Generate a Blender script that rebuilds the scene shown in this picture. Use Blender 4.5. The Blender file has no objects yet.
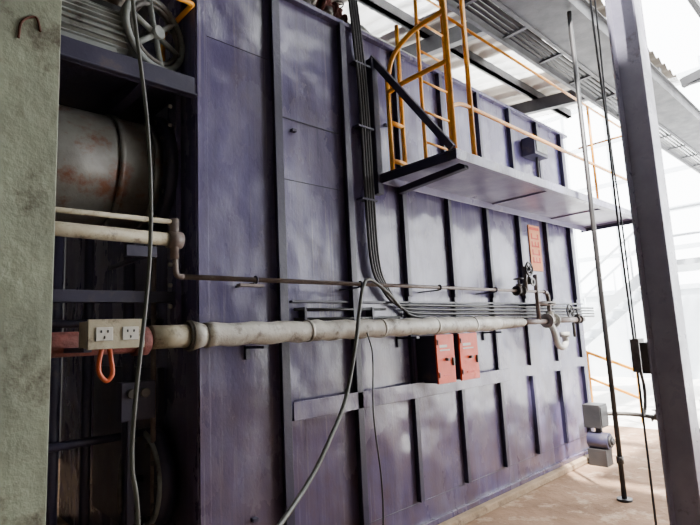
import bpy, bmesh, math, random
from mathutils import Vector, Matrix
random.seed(4)
# ------------------------------------------------------------ camera
a=math.radians(46.5);t=math.radians(7.8);ro=math.radians(2.75)
F=Vector((math.cos(a)*math.cos(t),math.sin(a)*math.cos(t),math.sin(t)))
R0=F.cross(Vector((0,0,1))).normalized();U0=R0.cross(F)
R=R0*math.cos(ro)-U0*math.sin(ro);U=U0*math.cos(ro)+R0*math.sin(ro)
cam=bpy.data.cameras.new("camera");co=bpy.data.objects.new("camera",cam);bpy.context.collection.objects.link(co)
cam.sensor_width=36;cam.lens=516/700*36;cam.clip_start=0.02
co.matrix_world=Matrix(((R.x,U.x,-F.x,0),(R.y,U.y,-F.y,-2.6),(R.z,U.z,-F.z,1.5),(0,0,0,1)))
bpy.context.scene.camera=co

# ------------------------------------------------------------ materials
def mat(name,c1,c2=None,rough=.5,metal=0,scale=3,dirt=None,dirt_amt=.5,dirt_scale=6,stretch=(1,1,1),bump=.1,bscale=30,rvar=.1,spec=.5,coat=0,emit=None):
    m=bpy.data.materials.new(name);m.use_nodes=True;nt=m.node_tree;N=nt.nodes;L=nt.links
    b=N['Principled BSDF'];b.inputs['Metallic'].default_value=metal;b.inputs['Specular IOR Level'].default_value=spec
    b.inputs['Coat Weight'].default_value=coat;b.inputs['Coat Roughness'].default_value=.25
    g=N.new('ShaderNodeNewGeometry')
    def noise(s,st=(1,1,1),d=6,r=.6):
        mp=N.new('ShaderNodeMapping');mp.inputs['Scale'].default_value=st;L.new(g.outputs['Position'],mp.inputs[0])
        n=N.new('ShaderNodeTexNoise');n.inputs['Scale'].default_value=s;n.inputs['Detail'].default_value=d;n.inputs['Roughness'].default_value=r
        L.new(mp.outputs[0],n.inputs['Vector']);return n.outputs['Fac']
    def ramp(x,lo,hi):
        r=N.new('ShaderNodeMapRange');r.inputs[1].default_value=lo;r.inputs[2].default_value=hi;L.new(x,r.inputs[0]);return r.outputs[0]
    def mix(f,x,y):
        k=N.new('ShaderNodeMix');k.data_type='RGBA';L.new(f,k.inputs[0])
        for s,v in ((6,x),(7,y)):
            if isinstance(v,tuple): k.inputs[s].default_value=(*v,1)
            else: L.new(v,k.inputs[s])
        return k.outputs[2]
    c2=c2 or tuple(x*.75 for x in c1)
    col=mix(ramp(noise(scale,stretch),.35,.68),c1,c2)
    if dirt:
        lo=.75-.35*dirt_amt
        col=mix(ramp(noise(dirt_scale,stretch,8,.7),lo,lo+.14),col,dirt)
    L.new(col,b.inputs['Base Color'])
    rr=ramp(noise(scale*2,stretch),.3,.7);mm=N.new('ShaderNodeMapRange');L.new(rr,mm.inputs[0])
    mm.inputs[3].default_value=max(.05,rough-rvar);mm.inputs[4].default_value=min(1,rough+rvar);L.new(mm.outputs[0],b.inputs['Roughness'])
    if bump:
        bp=N.new('ShaderNodeBump');bp.inputs['Strength'].default_value=bump;bp.inputs['Distance'].default_value=.02
        L.new(noise(bscale,(1,1,1),5),bp.inputs['Height']);L.new(bp.outputs[0],b.inputs['Normal'])
    return m,nt,b,noise,ramp,mix,col
def M(*a,**k): return mat(*a,**k)[0]

bm_,nt,bs,noise,ramp,mix,col=mat('boiler_paint',(.095,.085,.185),(.078,.060,.125),rough=.25,scale=1.3,stretch=(1,1,.5),bump=.0,rvar=.12)
N=nt.nodes;L=nt.links
def scl(x,k):
    q=N.new('ShaderNodeMath');q.operation='MULTIPLY';L.new(x,q.inputs[0]);q.inputs[1].default_value=k;return q.outputs[0]
col=mix(scl(ramp(noise(5,(1.6,1.6,.16),8,.7),.48,.72),.6),col,(.17,.155,.22))
col=mix(scl(ramp(noise(9,(2.5,1,.10),6,.6),.54,.70),.75),col,(.042,.035,.08))
col=mix(scl(ramp(noise(16,(2.5,1,.05),6,.6),.58,.72),.7),col,(.25,.23,.28))
col=mix(scl(ramp(noise(2.6,(1,1,.7),9,.75),.54,.70),.65),col,(.085,.062,.075))
col=mix(ramp(noise(30,(1,1,1),7,.78),.67,.705),col,(.36,.34,.38))
col=mix(ramp(noise(19,(1,1,1.4),7,.75),.68,.715),col,(.025,.018,.025))
g=N.new('ShaderNodeNewGeometry');sx=N.new('ShaderNodeSeparateXYZ');L.new(g.outputs['Position'],sx.inputs[0])
mr=N.new('ShaderNodeMapRange');mr.inputs[1].default_value=1.9;mr.inputs[2].default_value=.0;L.new(sx.outputs[2],mr.inputs[0])
mu=N.new('ShaderNodeMath');mu.operation='MULTIPLY';L.new(mr.outputs[0],mu.inputs[0]);L.new(ramp(noise(5,(1,1,.6),8,.7),.34,.62),mu.inputs[1])
col=mix(scl(mu.outputs[0],.85),col,(.098,.064,.075))
L.new(col,bs.inputs['Base Color'])
b1=N.new('ShaderNodeBump');b1.inputs['Strength'].default_value=.8;b1.inputs['Distance'].default_value=.06;L.new(noise(2.2,(1,1,1),2,.4),b1.inputs['Height'])
b2=N.new('ShaderNodeBump');b2.inputs['Strength'].default_value=.3;b2.inputs['Distance'].default_value=.004;L.new(noise(55,(1,1,.5),4),b2.inputs['Height']);L.new(b1.outputs[0],b2.inputs['Normal'])
L.new(b2.outputs[0],bs.inputs['Normal'])
BP=bm_
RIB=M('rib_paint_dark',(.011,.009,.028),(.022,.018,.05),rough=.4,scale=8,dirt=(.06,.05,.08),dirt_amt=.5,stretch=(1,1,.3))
NAVY=M('navy_steel',(.018,.017,.038),(.032,.028,.06),rough=.5,dirt=(.075,.058,.058),dirt_amt=.5)
LILAC=M('platform_underside_paint',(.21,.195,.32),(.14,.125,.22),rough=.36,scale=2,dirt=(.30,.27,.35),dirt_amt=.5)
DARK=M('dark_steel',(.016,.016,.018),(.03,.026,.026),rough=.5)
RUBBER=M('black_cable_rubber',(.009,.009,.011),(.018,.018,.018),rough=.4,bump=0)
GREYC=M('grey_cable_rubber',(.05,.05,.038),(.03,.03,.025),rough=.45,bump=0)
CLAD=M('pipe_lagging_white',(.47,.45,.40),(.36,.33,.28),rough=.42,scale=5,dirt=(.10,.075,.055),dirt_amt=.68,dirt_scale=8,bump=.35,bscale=18)
BEIGE=M('beige_enamel',(.42,.38,.28),(.28,.24,.16),rough=.5,scale=9,dirt=(.09,.065,.04),dirt_amt=.65,dirt_scale=13)
BROWNP=M('pipe_brown_paint',(.16,.12,.105),(.10,.07,.06),rough=.5,scale=10,dirt=(.27,.23,.19),dirt_amt=.5,dirt_scale=14)
RUST=M('rusty_pipe',(.14,.03,.022),(.06,.02,.017),rough=.75,scale=14,bump=.5)
ORANGE=M('orange_enamel',(.72,.062,.006),(.60,.05,.006),rough=.45,scale=8,dirt=(.22,.04,.02),dirt_amt=.3,dirt_scale=25,spec=.3)
YEL=M('yellow_rail_paint',(.80,.34,.006),(.62,.25,.006),rough=.4,scale=9,dirt=(.20,.10,.025),dirt_amt=.45,dirt_scale=20)
CONC=M('column_flaked_paint',(.31,.345,.25),(.20,.22,.165),rough=.6,scale=6,dirt=(.085,.065,.045),dirt_amt=.62,dirt_scale=8,bump=.3,bscale=20)
RUSTD=M('rust_stain',(.12,.035,.02),(.07,.025,.015),rough=.8)
GREYM=M('grey_machine_paint',(.22,.24,.23),(.14,.15,.14),rough=.5,scale=6,dirt=(.05,.04,.035),dirt_amt=.6)
DRUM=M('burner_drum_steel',(.19,.195,.18),(.11,.10,.09),rough=.42,metal=.2,scale=4,dirt=(.13,.05,.025),dirt_amt=.7,dirt_scale=7)
VALVE=M('valve_cast_iron',(.05,.045,.04),(.12,.11,.10),rough=.5,metal=.4,scale=20)
PALEV=M('valve_pale',(.5,.5,.46),(.3,.28,.26),rough=.5,scale=15,dirt=(.2,.15,.1),dirt_amt=.4)
WHITE=M('white_label',(.55,.53,.48),(.45,.43,.39),rough=.5,bump=0)
BLK=M('black_print',(.02,.02,.02),rough=.5,bump=0)
REDP=M('poster_red_print',(.65,.035,.008),rough=.6,bump=0)
POST=M('poster_paper',(.72,.30,.15),(.62,.23,.11),rough=.7,bump=0,spec=.2)
SOIL=M('dirt_floor',(.33,.21,.135),(.20,.125,.08),rough=.95,scale=2,dirt=(.46,.34,.24),dirt_amt=.65,dirt_scale=5,bump=1,bscale=7,spec=.1)
YARD=M('concrete_yard',(.74,.73,.70),(.64,.62,.58),rough=.9,scale=1,bump=.2,spec=.2)
KERB=M('plinth_concrete',(.38,.27,.17),(.26,.18,.11),rough=.9,scale=5,dirt=(.14,.09,.055),dirt_amt=.55,bump=.5)
COLM=M('stanchion_grey_paint',(.30,.29,.38),(.22,.21,.29),rough=.33,scale=5,dirt=(.12,.10,.12),dirt_amt=.45)
ROOFM=M('roof_sheet_grey',(.38,.34,.29),(.27,.24,.20),rough=.5,scale=1.5,stretch=(1,.3,1),bump=.05)
PURL=M('roof_steel',(.05,.05,.055),(.03,.03,.035),rough=.6)
SHED=M('shed_wall_sheet',(.11,.105,.10),(.08,.075,.07),rough=.8)
PALEST=M('pale_steelwork',(.60,.64,.68),(.52,.56,.6),rough=.6)
SKYL=M('skylight_fibreglass',(.9,.9,.86),rough=.6,bump=0)
SKYL.node_tree.nodes['Principled BSDF'].inputs['Transmission Weight'].default_value=.85
FLEX=M('orange_flex_cable',(.55,.09,.02),rough=.4,bump=0)

# ------------------------------------------------------------ builder
class B:
    def __init__(s,name,bevel=0): s.name=name;s.bm=bmesh.new();s.mats=[];s.bevel=bevel
    def mi(s,m):
        if m not in s.mats: s.mats.append(m)
        return s.mats.index(m)
    def box(s,x0,x1,y0,y1,z0,z1,m,rot=None):
        c=Vector(((x0+x1)/2,(y0+y1)/2,(z0+z1)/2));h=Vector(((x1-x0)/2,(y1-y0)/2,(z1-z0)/2))
        return s.obox(c,h,m,rot)
    def obox(s,c,h,m,rot=None):
        vs=[]
        for i in (-1,1):
            for j in (-1,1):
                for k in (-1,1):
                    v=Vector((i*h[0],j*h[1],k*h[2]))
                    if rot: v=rot@v
                    vs.append(s.bm.verts.new(Vector(c)+v))
        for f in ((0,1,3,2),(4,6,7,5),(0,4,5,1),(2,3,7,6),(0,2,6,4),(1,5,7,3)):
            fc=s.bm.faces.new([vs[i] for i in f]);fc.material_index=s.mi(m)
        return s
    def bar(s,p,q,w,h,m,up=(0,0,1)):
        p=Vector(p);q=Vector(q);d=(q-p);l=d.length;d.normalize();u=Vector(up)
        if abs(d.dot(u))>.98:u=Vector((1,0,0))
        r=d.cross(u).normalized();u=r.cross(d)
        rot=Matrix((r,d,u)).transposed()
        return s.obox((p+q)/2,(w/2,l/2,h/2),m,rot)
    def tube(s,pts,r,m,seg=14,cap=True,radii=None):
        pts=[Vector(p) for p in pts];n=len(pts);rings=[];prev=None
        for i,p in enumerate(pts):
            d=(pts[min(i+1,n-1)]-pts[max(i-1,0)]).normalized()
            if prev is None:
                u=Vector((0,0,1)) if abs(d.z)<.9 else Vector((1,0,0))
                x=d.cross(u).normalized()
            else: x=(prev-d*prev.dot(d)).normalized()
            prev=x;y=d.cross(x);rr=radii[i] if radii else r
            rings.append([s.bm.verts.new(p+(x*math.cos(2*math.pi*k/seg)+y*math.sin(2*math.pi*k/seg))*rr) for k in range(seg)])
        mi=s.mi(m)
        for i in range(n-1):
            for k in range(seg):
                f=s.bm.faces.new((rings[i][k],rings[i][(k+1)%seg],rings[i+1][(k+1)%seg],rings[i+1][k]));f.material_index=mi;f.smooth=True
        if cap:
            for rg in (rings[0],rings[-1]):
                f=s.bm.faces.new(rg);f.material_index=mi
        return s
    def cyl(s,p,q,r,m,seg=24,r2=None): return s.tube([p,q],r,m,seg,True,[r,r2 if r2 is not None else r])
    def torus(s,c,ax,R_,r,m,seg=32,sg=8):
        ax=Vector(ax).normalized();u=ax.orthogonal().normalized();v=ax.cross(u);c=Vector(c);rings=[]
        for i in range(seg):
            A=2*math.pi*i/seg;d=u*math.cos(A)+v*math.sin(A)
            rings.append([s.bm.verts.new(c+d*(R_+r*math.cos(2*math.pi*k/sg))+ax*r*math.sin(2*math.pi*k/sg)) for k in range(sg)])
        for i in range(seg):
            for k in range(sg):
                f=s.bm.faces.new((rings[i][k],rings[(i+1)%seg][k],rings[(i+1)%seg][(k+1)%sg],rings[i][(k+1)%sg]));f.material_index=s.mi(m);f.smooth=True
        return s
    def wheel(s,c,ax,R_,r,m,sp=5):
        s.torus(c,ax,R_,r,m,28,8);ax=Vector(ax).normalized();u=ax.orthogonal().normalized();v=ax.cross(u);c=Vector(c)
        for i in range(sp):
            A=2*math.pi*i/sp;s.cyl(c,c+(u*math.cos(A)+v*math.sin(A))*R_,r*.8,m,8)
        s.cyl(c-ax*r*2,c+ax*r*2,R_*.18,m,14);return s
    def done(s):
        bmesh.ops.recalc_face_normals(s.bm,faces=s.bm.faces)
        xs=[v.co for v in s.bm.verts];mn=Vector([min(v[i] for v in xs) for i in range(3)]);mx=Vector([max(v[i] for v in xs) for i in range(3)])
        o=Vector(((mn.x+mx.x)/2,(mn.y+mx.y)/2,mn.z));bmesh.ops.translate(s.bm,verts=s.bm.verts,vec=-o)
        me=bpy.data.meshes.new(s.name);s.bm.to_mesh(me);s.bm.free()
        for m in s.mats: me.materials.append(m)
        ob=bpy.data.objects.new(s.name,me);bpy.context.collection.objects.link(ob);ob.location=o
        if s.bevel:
            b=ob.modifiers.new('bevel','BEVEL');b.width=s.bevel;b.segments=2;b.limit_method='ANGLE';b.angle_limit=math.radians(50)
        return ob
def spline(ctrl,n=10):
    P=[Vector(p) for p in ctrl];P=[P[0]*2-P[1]]+P+[P[-1]*2-P[-2]];out=[]
    for i in range(1,len(P)-2):
        for k in range(n):
            t=k/n;p0,p1,p2,p3=P[i-1:i+3]
            out.append(.5*((2*p1)+(-p0+p2)*t+(2*p0-5*p1+4*p2-p3)*t*t+(-p0+3*p1-3*p2+p3)*t**3))
    out.append(P[-2]);return out

# ------------------------------------------------------------ room shell
b=B('floor');b.box(-3,8.0,-6.5,6,-.1,0,SOIL).done()
b=B('ground');b.box(8.0,60,-30,30,-.12,-.02,YARD).done()
b=B('shade_wall_left');b.box(-3.1,-3,-6.5,6,0,7,SHED).done()  # out of view, added to keep the left side dark
b=B('shade_wall_back');b.box(-3,7.5,-6.6,-6.5,0,7,SHED).done()  # behind the camera, added to block ambient light from there
b=B('wall_far');b.box(-3,7.4,5.5,5.6,0,7,SHED).done()
def roof(name,x0,x1,y0,y1,zf,mats,pitch=.19,amp=.018):
    b=B(name);n=int((x1-x0)/(pitch/6));
    prev=None
    for i in range(n+1):
        x=x0+(x1-x0)*i/n;dz=amp*math.sin(2*math.pi*x/pitch)
        cur=[b.bm.verts.new((x,y0,zf(y0)+dz)),b.bm.verts.new((x,y1,zf(y1)+dz))]
        if prev:
            f=b.bm.faces.new((prev[0],cur[0],cur[1],prev[1]));f.material_index=b.mi(mats(x));f.smooth=True
        prev=cur
    return b
zf=lambda y:5.05+(y+.9)*.12
b=roof('roof',-3,9.0,-.75,5.5,zf,lambda x:SKYL if (x%2.4)>1.5 and x>3 else ROOFM,.26,.03)
for i in range(8):
    y=-.6+i*.8;b.box(-3,9,y-.03,y+.03,zf(y)-.16,zf(y)-.03,PURL);b.box(-3,9,y-.03,y+.06,zf(y)-.16,zf(y)-.145,PURL)
for x in (-.6,2.2,5.0,7.8):
    b.bar((x,-.75,zf(-.75)-.26),(x,5.5,zf(5.5)-.26),.1,.2,PURL)
b.done()
b=roof('shade_roof_near',-3,3.0,-6.5,-.75,lambda y:5.4,lambda x:SHED)  # unseen cover added over the camera to hold back sky light
for i in range(6):
    y=-6+i*.95;b.box(-3,3.0,y-.03,y+.03,5.2,5.37,PURL)
b.done()
b=roof('shade_roof_bay',3.0,8.5,-6.5,-2.8,lambda y:5.75,lambda x:SHED).done()  # added out of view to close the camera side against the sky

# ------------------------------------------------------------ boiler
X0,X1,ZT=1.33,6.22,3.77
b=B('boiler_casing',.003)
b.box(X0,X1,0,2.6,.06,ZT,BP)
ribs=[1.85+.6*i for i in range(8)]
for i,x in enumerate(ribs):
    w=.026 if i else .030
    if i<2:
        b.box(x-.008,x+.008,-.05,.0,.08,ZT,RIB);b.box(x-w,x+w,-.06,-.045,.08,ZT,RIB)
    else:
        b.box(x-.022,x+.022,-.045,0,1.76,ZT,RIB);b.box(x-.022,x+.022,-.04,0,.26,1.0,RIB);b.box(x-.014,x+.014,-.03,0,1.1,1.76,RIB)
b.box(1.895,4.36,-.05,0,1.0,1.012,BP);b.box(1.895,4.36,-.06,-.05,1.0,1.11,BP)
b.box(1.93,2.4,-.03,0,1.705,1.72,RIB);b.box(2.48,6.2,-.03,0,1.705,1.72,RIB)
b.box(1.895,2.41,-.006,0,2.915,2.925,RIB);b.box(1.895,2.41,-.005,0,2.5,2.505,RIB)
b.box(X0,1.82,-.004,0,3.28,3.284,RIB)
b.box(X0-.012,X0+.05,-.012,0,.06,ZT,BP)
b.box(X0-.02,X0,.0,.05,.06,ZT,BP)
b.box(X0,X1,-.03,0,.06,.10,BP)
b.box(X0-.02,X1+.02,-.045,.03,ZT,ZT+.03,BP)
b.box(1.9,6.2,-.004,0,.245,.25,RIB)
for x,z in ((1.98,2.83),(1.62,.5),(2.9,3.1)): b.box(x,x+.035,-.03,0,z,z+.02,RIB)
b.box(X0-.05,X0-.02,.18,.30,1.6,3.6,BP)
for i in range(16): b.cyl((X0-.07,.24,1.7+i*.12),(X0-.05,.24,1.7+i*.12),.012,WHITE,8)
b.box(X0-.04,X0,.45,1.6,.35,1.35,NAVY)
b.done()
b=B('boiler_plinth',.01);b.box(1.2,6.45,-.09,2.7,0,.06,KERB);b.done()

b=B('manhole_cover');b.cyl((1.28,.45,.75),(1.2,.45,.75),.27,NAVY,32);b.torus((1.2,.45,.75),(1,0,0),.25,.018,GREYM,32)
b.wheel((1.1,.45,.75),(1,-.5,0),.16,.014,VALVE,5);b.cyl((1.2,.45,.75),(1.08,.45,.75),.02,DARK,10)
for i in range(12):
    A=2*math.pi*i/12;b.cyl((1.2,.45+.22*math.cos(A),.75+.22*math.sin(A)),(1.175,.45+.22*math.cos(A),.75+.22*math.sin(A)),.014,VALVE,6)
b.done()
b=B('burner_drum');b.cyl((.1,.55,2.52),(1.27,.55,2.52),.33,DRUM,40)
for x in (.45,.98,1.17): b.cyl((x,.55,2.52),(x+.03,.55,2.52),.342,DRUM,40)
b.cyl((1.22,.55,2.52),(1.28,.55,2.52),.40,NAVY,40)
for i in range(14):
    A=2*math.pi*i/14;b.cyl((1.2,.55+.37*math.cos(A),2.52+.37*math.sin(A)),(1.22,.55+.37*math.cos(A),2.52+.37*math.sin(A)),.013,DARK,8)
b.box(.3,.42,.4,.9,.0,2.2,NAVY);b.done()
b=B('recess_pipework')
for x,y,r,m in ((.75,.5,.035,NAVY),(.9,.45,.025,NAVY),(.62,.7,.05,NAVY),(1.08,.35,.03,NAVY),(1.2,.3,.014,BROWNP)):
    b.cyl((x,y,0),(x,y,2.1),r,m,16)
for z in (.5,1.0,1.62): b.cyl((.4,.42,z),(1.3,.42,z),.022,NAVY,12)
b.box(.5,1.28,.2,.28,1.72,1.78,NAVY);b.box(.45,.52,.2,.28,0,1.8,NAVY)
b.done()
b=B('gauge_panel',.004);b.box(1.0,1.18,.22,.3,1.1,1.3,NAVY);b.cyl((1.05,.22,1.24),(1.05,.2,1.24),.025,VALVE,20);b.cyl((1.12,.22,1.24),(1.12,.2,1.24),.025,VALVE,20);b.box(1.04,1.08,.24,.28,0,1.1,NAVY);b.done()

b=B('fan_deck',.004);b.box(-.6,1.3,0,1.4,2.95,2.98,NAVY);b.box(-.6,1.3,-.02,.0,2.86,2.985,NAVY);b.box(-.6,1.3,-.06,-.02,2.86,2.87,NAVY)
b.box(-.6,1.3,1.38,1.4,2.86,2.98,NAVY)
for x in (-.3,.35,1.0): b.box(x,x+.06,0,1.4,2.87,2.95,NAVY)
b.done()
b=B('electric_motor',.002);cx,cy,cz=.78,.2,3.17
b.cyl((.55,cy,cz),(.97,cy,cz),.13,GREYM,32);b.cyl((.5,cy,cz),(.55,cy,cz),.145,GREYM,32);b.cyl((.97,cy,cz),(1.0,cy,cz),.14,GREYM,32);b.cyl((1.0,cy,cz),(1.06,cy,cz),.02,VALVE,12)
for i in range(28):
    A=2*math.pi*i/28;rot=Matrix.Rotation(A,3,'X');b.obox(Vector((.76,cy,cz))+rot@Vector((0,0,.14)),(.2,.004,.018),GREYM,rot)
b.box(.62,.9,cy-.13,cy-.08,2.985,3.06,GREYM);b.box(.62,.9,cy+.08,cy+.13,2.985,3.06,GREYM);b.done()
b=B('drive_pulley');b.wheel((1.12,.10,3.24),(.35,-1,0),.2,.02,GREYM,6);b.torus((1.12,.10,3.24),(.35,-1,0),.165,.014,VALVE,28);b.torus((1.12,.14,3.24),(.35,-1,0),.2,.02,GREYM,28)
b.box(1.08,1.18,.17,.25,2.985,3.3,NAVY);b.done()
b=B('deck_handrail');b.tube([(.2,-.04,3.42),(1.28,-.04,3.42)],.014,YEL);b.cyl((1.25,.3,2.98),(1.25,.3,3.42),.014,YEL,12);b.tube([(1.28,-.04,3.42),(1.28,.4,3.42)],.014,YEL);b.cyl((.3,-.04,2.98),(.3,-.04,3.42),.017,YEL,12);b.done()

# ------------------------------------------------------------ left column (near)
b=B('building_column',.012);b.box(-.25,.285,-1.4,-1.1,0,5.3,CONC)
b.tube(spline([(.205,-1.402,2.15),(.21,-1.402,2.19),(.235,-1.402,2.21),(.245,-1.402,2.18)],6),.003,RUSTD,6)
b.done()

# ------------------------------------------------------------ pipes on the wall
YP=-.2
b=B('insulated_pipe')
pts=[];rad=[]
for i in range(61):
    x=1.25+i*(3.98-1.25)/60;pts.append((x,YP,1.525+.004*math.sin(i*1.3)));rad.append(.060+.002*math.sin(i*2.1)+(.003 if i%8==0 else 0))
b.tube(pts,.06,CLAD,24,True,rad)
for x in (1.9,2.52,3.1,3.6): b.cyl((x,YP,1.525),(x+.02,YP,1.525),.0645,CLAD,24)
b.cyl((1.17,YP,1.525),(1.26,YP,1.525),.078,CLAD,20,.052);b.cyl((1.155,YP,1.525),(1.17,YP,1.525),.07,VALVE,20)
b.tube([(.98,YP,1.525),(1.17,YP,1.525)],.055,BEIGE,20)
pts=[];rad=[]
for i in range(30):
    pts.append((3.98+i*.016,YP,1.525));rad.append(.05+.008*(i%3==0)-.0006*i)
b.tube(pts,.05,CLAD,18,True,rad);b.cyl((4.44,YP,1.525),(4.9,YP,1.525),.024,BROWNP,14)
for x in (1.6,2.9,4.05): b.box(x,x+.03,YP,0,1.44,1.455,RIB);b.box(x,x+.03,-.02,0,1.38,1.46,RIB)
b.done()
b=B('rusty_feed_pipe');b.cyl((.2,YP,1.51),(.97,YP,1.51),.052,RUST,20);b.cyl((.9,YP,1.51),(.96,YP,1.51),.065,RUST,20);b.done()
b=B('thin_pipe_line')
b.tube([(1.14,YP,1.815),(4.95,YP,1.815)],.013,BROWNP,12)
for x in (1.55,2.35,3.2,4.0): b.box(x,x+.02,YP,0,1.79,1.80,RIB);b.torus((x+.01,YP,1.815),(1,0,0),.018,.006,RIB,14,6)
b.box(1.45,1.6,YP-.02,YP+.02,1.775,1.79,BROWNP)
b.tube(spline([(1.14,YP,1.815),(1.11,YP,1.82),(1.10,YP,1.86),(1.10,YP,2.02)],5),.014,BROWNP,12)
b.done()
b=B('upper_pipe_pair');b.cyl((.1,YP,2.0),(1.08,YP,1.995),.032,BEIGE,18);b.cyl((.1,YP,2.075),(1.1,YP,2.085),.013,BEIGE,12)
b.cyl((1.06,YP,1.995),(1.13,YP,1.995),.042,BROWNP,16);b.cyl((1.095,YP,1.9),(1.095,YP,2.1),.022,BROWNP,14)
b.box(.95,.97,YP,0.3,1.9,1.92,NAVY);b.box(.86,1.0,YP-.02,YP+.02,1.9,1.95,NAVY);b.done()

b=B('socket_box',.006)
b.box(.605,.80,-.56,-.44,1.49,1.59,BEIGE);b.box(.60,.805,-.57,-.555,1.485,1.595,BEIGE)
for cx in (.655,.75):
    b.box(cx-.03,cx+.03,-.576,-.57,1.515,1.565,WHITE)
    for dx,dz in ((-.012,.01),(.012,.01),(0,-.012)): b.box(cx+dx-.003,cx+dx+.003,-.579,-.576,1.54+dz-.005,1.54+dz+.005,BLK)
b.bar((.62,-.5,1.485),(.62,-.2,1.485),.03,.02,NAVY);b.done()
b=B('flex_cable');b.tube(spline([(.67,-.5,1.49),(.66,-.5,1.43),(.665,-.5,1.39),(.69,-.5,1.365),(.71,-.5,1.39),(.705,-.5,1.44),(.70,-.49,1.49)],8),.009,FLEX,10);b.done()

def obox(x0,x1):
    b=B('orange_control_box',.004)
    b.box(x0,x1,-.185,0,1.1,1.452,NAVY);b.box(x0-.004,x1+.004,-.2,-.185,1.095,1.456,ORANGE)
    w=x1-x0;b.box(x0+w*.15,x0+w*.6,-.202,-.2,1.36,1.38,WHITE);b.box(x0+w*.15,x0+w*.75,-.202,-.2,1.335,1.345,WHITE)
    b.cyl((x0+w*.5,-.2,1.27),(x0+w*.5,-.225,1.27),.012,DARK,12);b.box(x1-.03,x1-.015,-.215,-.2,1.22,1.28,VALVE)
    for z in (1.16,1.4): b.cyl((x0+.01,-.203,z-.02),(x0+.01,-.203,z+.02),.006,VALVE,8)
    b.box(x0+w*.3,x0+w*.7,-.203,-.2,1.15,1.16,REDP);b.done()
obox(3.125,3.335);obox(3.42,3.66)

b=B('black_cable_bundle')
for k in range(4):
    dx=.026*k;dz=.032*k
    b.tube(spline([(2.54+dx,-.05,ZT+.25),(2.56+dx,-.06,3.7),(2.60+dx,-.05,3.25),(2.61+dx,-.05,2.5),(2.63+dx,-.05,2.0),(2.72+dx,-.05,1.82-dz*.2),(2.86+dx,-.055,1.70-dz*.4),(3.1+dx,-.06,1.69-dz),(4.2,-.06,1.68-dz),(5.2,-.06,1.67-dz),(6.4,-.06,1.66-dz)],8),.0115,RUBBER,8)
for z in (3.5,3.0,2.45): b.box(2.56,2.72,-.066,-.0,z,z+.014,RIB)
b.done()
b=B('horizontal_conduit');b.cyl((1.93,-.05,1.66),(2.75,-.05,1.66),.010,RUBBER,10);b.cyl((1.93,-.05,1.60),(2.9,-.05,1.60),.010,RUBBER,10)
for x in (2.0,2.6): b.box(x,x+.015,-.065,0,1.585,1.675,RIB)
b.done()
b=B('hanging_cable');b.tube(spline([(2.75,-.2,1.66),(2.6,-.22,1.76),(2.42,-.24,1.84),(2.33,-.26,1.8),(2.23,-.31,1.62),(2.14,-.35,1.4),(2.0,-.4,1.13),(1.8,-.48,.95),(1.61,-.55,.81),(1.3,-.7,.70),(.9,-.9,.6),(.3,-1.0,.3),(-.2,-1.0,.01)],10),.012,GREYC,10);b.done()
b=B('hanging_cable');b.tube(spline([(.55,-1.0,5.3),(.575,-1.0,3.0),(.588,-1,2.63),(.640,-1,2.19),(.650,-1,1.79),(.608,-1,1.33),(.60,-1,1.15),(.620,-1,.97),(.64,-1,.3),(.6,-1.1,.01)],10),.0065,GREYC,10);b.done()
b=B('hanging_cable');b.tube(spline([(2.34,-.26,1.5),(2.36,-.28,1.35),(2.33,-.29,1.0),(2.36,-.3,.6),(2.35,-.3,.3),(2.3,-.3,.005)],8),.005,RUBBER,8);b.done()

# ------------------------------------------------------------ valves
def gate(b,c,ax,s,m,m2=None):
    c=Vector(c);ax=Vector(ax).normalized();m2=m2 or m
    b.cyl(c-ax*s*.9,c+ax*s*.9,s*.42,m,18)
    for k in (-.9,.75): b.cyl(c+ax*s*k,c+ax*s*(k+.15),s*.8,m,18)
    b.tube([c+Vector((0,0,0)),c+Vector((0,0,s*.9)),c+Vector((0,0,s*1.0))],s*.4,m,16,True,[s*.5,s*.4,s*.6])
    b.cyl(c+Vector((0,0,s*1.0)),c+Vector((0,0,s*1.9)),s*.13,m2,10);b.wheel(c+Vector((0,0,s*1.85)),(0,0,1),s*.7,s*.09,m2,4)
b=B('valve_manifold')
gate(b,(4.42,YP,1.815),(1,0,0),.06,VALVE,DARK);gate(b,(4.62,YP,1.9),(0,1,.0),.05,VALVE,DARK)
b.cyl((4.55,YP,1.815),(4.55,YP,2.05),.02,VALVE);b.wheel((4.55,YP-.05,2.02),(0,1,0),.06,.01,DARK,4)
b.cyl((4.75,YP,1.52),(4.75,YP,1.98),.02,BROWNP);b.cyl((4.75,YP,1.7),(5.1,YP,1.7),.022,BROWNP)
b.tube(spline([(4.9,YP,1.815),(4.96,YP,1.8),(4.98,YP,1.74),(4.98,YP,1.6)],6),.02,BROWNP)
gate(b,(4.98,YP,1.53),(1,0,0),.09,PALEV,VALVE)
b.cyl((5.05,YP,1.53),(5.75,YP,1.53),.028,BROWNP);gate(b,(5.62,YP,1.53),(1,0,0),.055,VALVE,DARK)
b.tube(spline([(4.98,YP,1.5),(4.98,YP-.03,1.4),(5.02,YP-.03,1.30),(5.12,YP-.03,1.26),(5.2,YP-.03,1.3),(5.2,YP-.03,1.38)],6),.03,PALEV)
b.cyl((5.2,YP-.03,1.36),(5.2,YP-.03,1.41),.05,PALEV);b.cyl((5.5,YP,1.5),(5.5,YP,1.35),.015,VALVE)
b.wheel((5.45,YP,1.62),(0,1,0),.07,.01,DARK,4)
b.cyl((5.3,0,1.53),(5.3,YP,1.53),.025,BROWNP)
for x in (4.75,5.1): b.box(x,x+.02,YP,0,1.68,1.7,RIB)
b.done()

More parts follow.
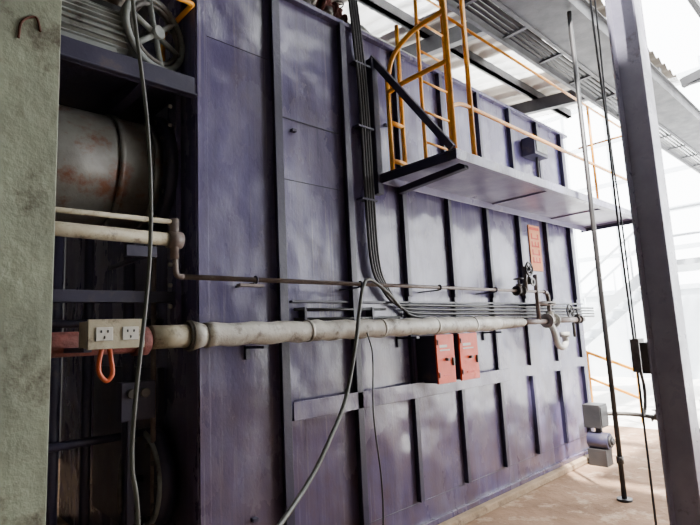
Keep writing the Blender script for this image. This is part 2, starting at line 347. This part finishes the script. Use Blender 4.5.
b=B('safety_valve')
for x,y,s in ((2.16,-.0,.065),(2.36,.0,.07),(2.52,.05,.06)):
    b.cyl((x,y,ZT+.02),(x,y,ZT+.1),s*.6,VALVE);gate(b,(x,y,ZT+.12),(1,0,0),s,PALEV if x<2.2 else RUST,VALVE)
b.tube(spline([(2.16,.0,3.9),(2.19,.0,4.05),(2.26,.05,4.1),(2.37,.05,4.05),(2.44,.05,3.8)],8),.025,GREYM)
b.cyl((1.6,.12,3.92),(3.6,.12,3.92),.03,GREYM,14);b.cyl((3.6,.12,3.8),(3.6,.12,3.92),.03,GREYM,14);b.cyl((1.65,.12,3.8),(1.65,.12,3.92),.03,GREYM,14)
b.done()
b=B('vent_cowl');b.cyl((3.2,.5,ZT),(3.2,.5,4.15),.09,GREYM,24);b.cyl((3.2,.5,4.15),(3.2,.5,4.3),.16,GREYM,24,.05);b.done()

# ------------------------------------------------------------ walkway
b=B('access_walkway',.003)
xa,xb,yo,z0,z1=2.77,6.45,-.74,2.60,2.67
b.box(xa,xb,yo+.005,-.03,z1-.012,z1,LILAC)
b.box(xa,xb,yo,yo+.008,z0,z1,BP);b.box(xa,xb,yo,yo+.05,z0,z0+.008,LILAC)
b.box(xa,xa+.008,yo,-.0,z0,z1+.004,NAVY);b.box(xb-.008,xb,yo,0,z0,z1,NAVY)
b.box(xa,xb,-.07,-.06,z0,z1,LILAC)
b.bar((3.0,-.04,2.58),(3.0,-.66,2.62),.05,.05,NAVY)
for x in (4.3,5.5,6.4): b.box(x,x+.03,yo+.01,-.04,2.645,2.66,LILAC)
b.box(xa-.03,xa+.03,-.06,0,2.52,3.6,NAVY)
b.bar((xa,-.02,3.62),(xa,yo+.03,2.68),.05,.02,NAVY,up=(1,0,0));b.bar((xa+.02,-.02,3.62),(xa+.02,yo+.03,2.68),.01,.05,NAVY)
b.done()
b=B('yellow_guardrail')
r=.018
def post(x,y,h,r=.018): b.cyl((x,y,z1),(x,y,z1+h),r,YEL,12);b.box(x-.03,x+.03,y-.025,y+.025,z1,z1+.01,YEL)
yf=yo+.04
post(2.83,-.13,.75);post(2.98,-.13,1.25)
post(xa+.05,yf,1.9);post(3.05,yf,1.3)
b.tube(spline([(xa+.05,yf,z1+.65),(xa+.05,-.3,z1+.65),(2.83,-.14,z1+.64)],6),r,YEL,12)
b.tube(spline([(xa+.05,yf,z1+1.02),(xa+.05,-.4,z1+1.0),(2.83,-.2,z1+.9),(2.83,-.13,z1+.72)],6),r,YEL,12)
b.tube([(2.83,-.13,z1+.4),(2.98,-.13,z1+.4)],r,YEL,12);b.tube([(2.83,-.13,z1+.1),(2.98,-.13,z1+.1)],r,YEL,12);b.tube([(2.83,-.13,z1+.7),(2.98,-.13,z1+.7)],r,YEL,12)
b.tube(spline([(xa+.05,yf,z1+.32),(xa+.15,yf,z1+.36),(3.05,yf,z1+.37),(3.4,yf,z1+.37)],6)+[Vector((xb-.05,yf,z1+.37))],r*.8,YEL,12)
b.tube([(xa+.05,yf,z1+.98),(xb-.05,yf,z1+.98)],r*.6,YEL,12)
for x in (5.2,xb-.05): post(x,yf,.98,.013)
b.tube([(xb-.05,yf,z1+.98),(xb-.05,-.1,z1+.98)],r*.7,YEL,12)
b.done()
b=B('access_ladder')
for x in (3.05,3.4): b.cyl((x,-.28,z1),(x,-.28,5.0),.015,YEL,12)
for i in range(9): b.cyl((3.05,-.28,z1+.25+i*.25),(3.4,-.28,z1+.25+i*.25),.009,YEL,8)
b.done()
b=B('switch_box',.004);b.box(5.1,5.4,-.16,-.01,3.3,3.5,NAVY);b.box(5.13,5.37,-.17,-.16,3.33,3.47,GREYM);b.cyl((5.25,-.1,2.7),(5.25,-.1,3.3),.015,RUBBER,8);b.done()
b=B('safety_poster');b.box(5.08,5.32,-.012,-.001,2.06,2.55,POST)
b.box(5.1,5.3,-.014,-.012,2.5,2.53,REDP)
for i in range(4):
    z=2.40-i*.085;b.box(5.12,5.28,-.014,-.012,z,z+.016,REDP);b.box(5.12,5.145,-.014,-.012,z,z+.06,REDP);b.box(5.255,5.28,-.014,-.012,z,z+.06,REDP)
    if i%2:b.box(5.19,5.21,-.014,-.012,z,z+.06,REDP)
b.done()

# ------------------------------------------------------------ right-hand steel
b=B('standpipe');b.cyl((4.75,-.8,.02),(4.75,-.8,4.44),.021,DARK,14);b.cyl((4.75,-.8,0),(4.75,-.8,.02),.06,DARK,16);b.cyl((4.75,-.8,.3),(4.75,-.8,.36),.03,VALVE,14)
b.done()
b=B('steel_stanchion',.003)
sx_,sy=3.80,-1.535
b.box(sx_-.008,sx_+.008,sy-.085,sy+.085,.02,6.5,COLM);b.box(sx_-.09,sx_+.09,sy+.078,sy+.092,.02,6.5,COLM);b.box(sx_-.09,sx_+.09,sy-.092,sy-.078,.02,6.5,COLM)
b.box(sx_-.16,sx_+.16,sy-.16,sy+.16,0,.02,COLM)
b.box(sx_-.1,sx_+.1,sy+.092,sy+.136,1.15,1.35,DARK);b.done()
b=B('lightning_conductor_cable')
b.tube(spline([(4.1,-1.22,6),(4.1,-1.22,4),(4.13,-1.22,3),(4.12,-1.22,2.2),(4.15,-1.22,1.3),(4.15,-1.22,0.01)],8),.009,RUBBER,8)
b.tube(spline([(4.22,-1.22,6),(4.2,-1.22,4),(4.16,-1.22,3),(4.2,-1.22,2.2),(4.2,-1.22,1.35)],8),.007,RUBBER,8)
b.box(4.12,4.24,-1.26,-1.2,1.12,1.36,VALVE);b.tube(spline([(4.2,-1.22,1.15),(4.25,-1.22,1.0),(4.22,-1.22,.86),(4.15,-1.22,.8)],6),.012,VALVE,8)
b.done()
b=B('overhead_cable_tray')
for y in (-.1,-.42,-.85): b.box(.5,14,y-.02,y+.02,4.45,4.6,PURL);b.box(.5,14,y-.05,y+.05,4.59,4.6,PURL)
b.box(3.0,14,-.84,-.43,4.46,4.475,PURL)
for i in range(17): b.box(.7+i*.8,.74+i*.8,-.85,-.1,4.47,4.49,PURL)
for k in range(5): b.cyl((.5,-.16-.055*k,4.51),(14,-.16-.055*k,4.51),.02,RUBBER,8)
for x in (1,4.2,7.4,10.6): b.cyl((x,-.45,4.6),(x,-.45,5.05),.015,PURL,8)
b.done()
b=B('roof_truss')
for x in (5.0,8.2,11.4):
    b.bar((x,-.9,4.75),(x,-7,5.9),.09,.12,PURL);b.bar((x,-.9,4.75),(x,-7,4.75),.07,.1,PURL)
    for k in range(6):
        y=-1.2-k*1.0;b.bar((x,y,4.75),(x,y-.5,4.85+(-y-.2)*.19),.04,.04,PURL)
for y in (-2,-1.4): b.bar((4,y,5.0+(-y)*.13),(14,y,5.0+(-y)*.13),.06,.1,PURL)
b.done()

b=B('blowdown_pump',.004)
b.cyl((5.78,-.33,.25),(5.78,-.12,.25),.085,NAVY,24);b.cyl((5.78,-.35,.25),(5.78,-.33,.25),.06,DARK,20);b.cyl((5.78,-.37,.25),(5.78,-.35,.25),.035,DARK,20)
b.box(5.70,5.86,-.31,-.12,0,.17,DARK);b.cyl((5.8,-.22,.3),(5.8,-.22,.38),.035,DARK,16)
b.box(5.72,5.92,-.28,-.10,.38,.62,DARK);b.box(5.73,5.91,-.29,-.28,.40,.60,DARK)
b.done()
b=B('drain_pipe');b.tube(spline([(5.95,-.2,.5),(6.05,-.5,.5),(6.0,-.8,.48),(5.6,-1.25,.46)],6),.022,VALVE,10);b.cyl((5.6,-1.25,0),(5.6,-1.25,.75),.02,VALVE,10);gate(b,(6.03,-.72,.48),(0,1,0),.045,VALVE);b.done()
b=B('trestle_stool')
for dx,dy in ((-.12,-.12),(.12,-.12),(-.12,.12),(.12,.12)): b.bar((6.5+dx*1.4,-1.35+dy*1.4,0),(6.5+dx*.7,-1.35+dy*.7,.5),.035,.035,PALEST)
b.box(6.4,6.6,-1.45,-1.25,.5,.53,PALEST);b.box(6.38,6.62,-1.47,-1.45,.2,.23,PALEST);b.done()

# ------------------------------------------------------------ bright background
b=B('background_building')
X=15
b.box(X,X+.2,-6,9,-.02,2.2,PALEST)
for i in range(13): b.box(X-.05,X,-6+i*1.2,-5.92+i*1.2,0,8,PALEST)
for z in (2.2,3.2,4.2,5.2,6.4,7.6): b.box(X-.06,X,-6,9,z,z+.12,PALEST)
b.done()
b=B('background_staircase')
for i in range(12): b.box(11.2,12.2,3.6-i*.26,3.86-i*.26,.1+i*.2,.14+i*.2,PALEST)
for x in (11.2,12.2):
    b.bar((x,3.9,.0),(x,.6,2.5),.05,.2,PALEST);b.bar((x,3.9,.95),(x,.6,3.45),.04,.04,PALEST)
    for i in range(5): b.cyl((x,3.8-i*.7,.1+i*.53),(x,3.8-i*.7,1.0+i*.53),.02,PALEST,8)
b.box(10.8,12.6,-3,.7,2.45,2.55,PALEST)
for y in (-2.8,-1.6,-.4,.6): b.cyl((10.85,y,0),(10.85,y,3.5),.035,PALEST,10)
for z in (3.0,3.5): b.cyl((10.85,-3,z),(10.85,.7,z),.025,PALEST,10)
b.done()
b=B('yellow_stair_rail');b.bar((8.4,1.6,1.3),(8.4,.2,.75),.04,.04,YEL);b.bar((8.4,1.6,.9),(8.4,.2,.35),.035,.035,YEL)
for y,z in ((1.6,1.3),(.9,1.02),(.2,.75)): b.cyl((8.4,y,0),(8.4,y,z),.02,YEL,10)
b.done()

# ------------------------------------------------------------ light
w=bpy.data.worlds.new('world');bpy.context.scene.world=w;w.use_nodes=True
bg=w.node_tree.nodes['Background'];bg.inputs[0].default_value=(.96,.98,1,1);bg.inputs[1].default_value=14
s=bpy.data.lights.new('sun','SUN');s.energy=36;s.angle=.03;s.color=(1,.96,.9);so=bpy.data.objects.new('sun',s);bpy.context.collection.objects.link(so)
so.rotation_euler=Vector((.45,.5,-1.15)).to_track_quat('-Z','Y').to_euler();so.location=(15,-5,12)
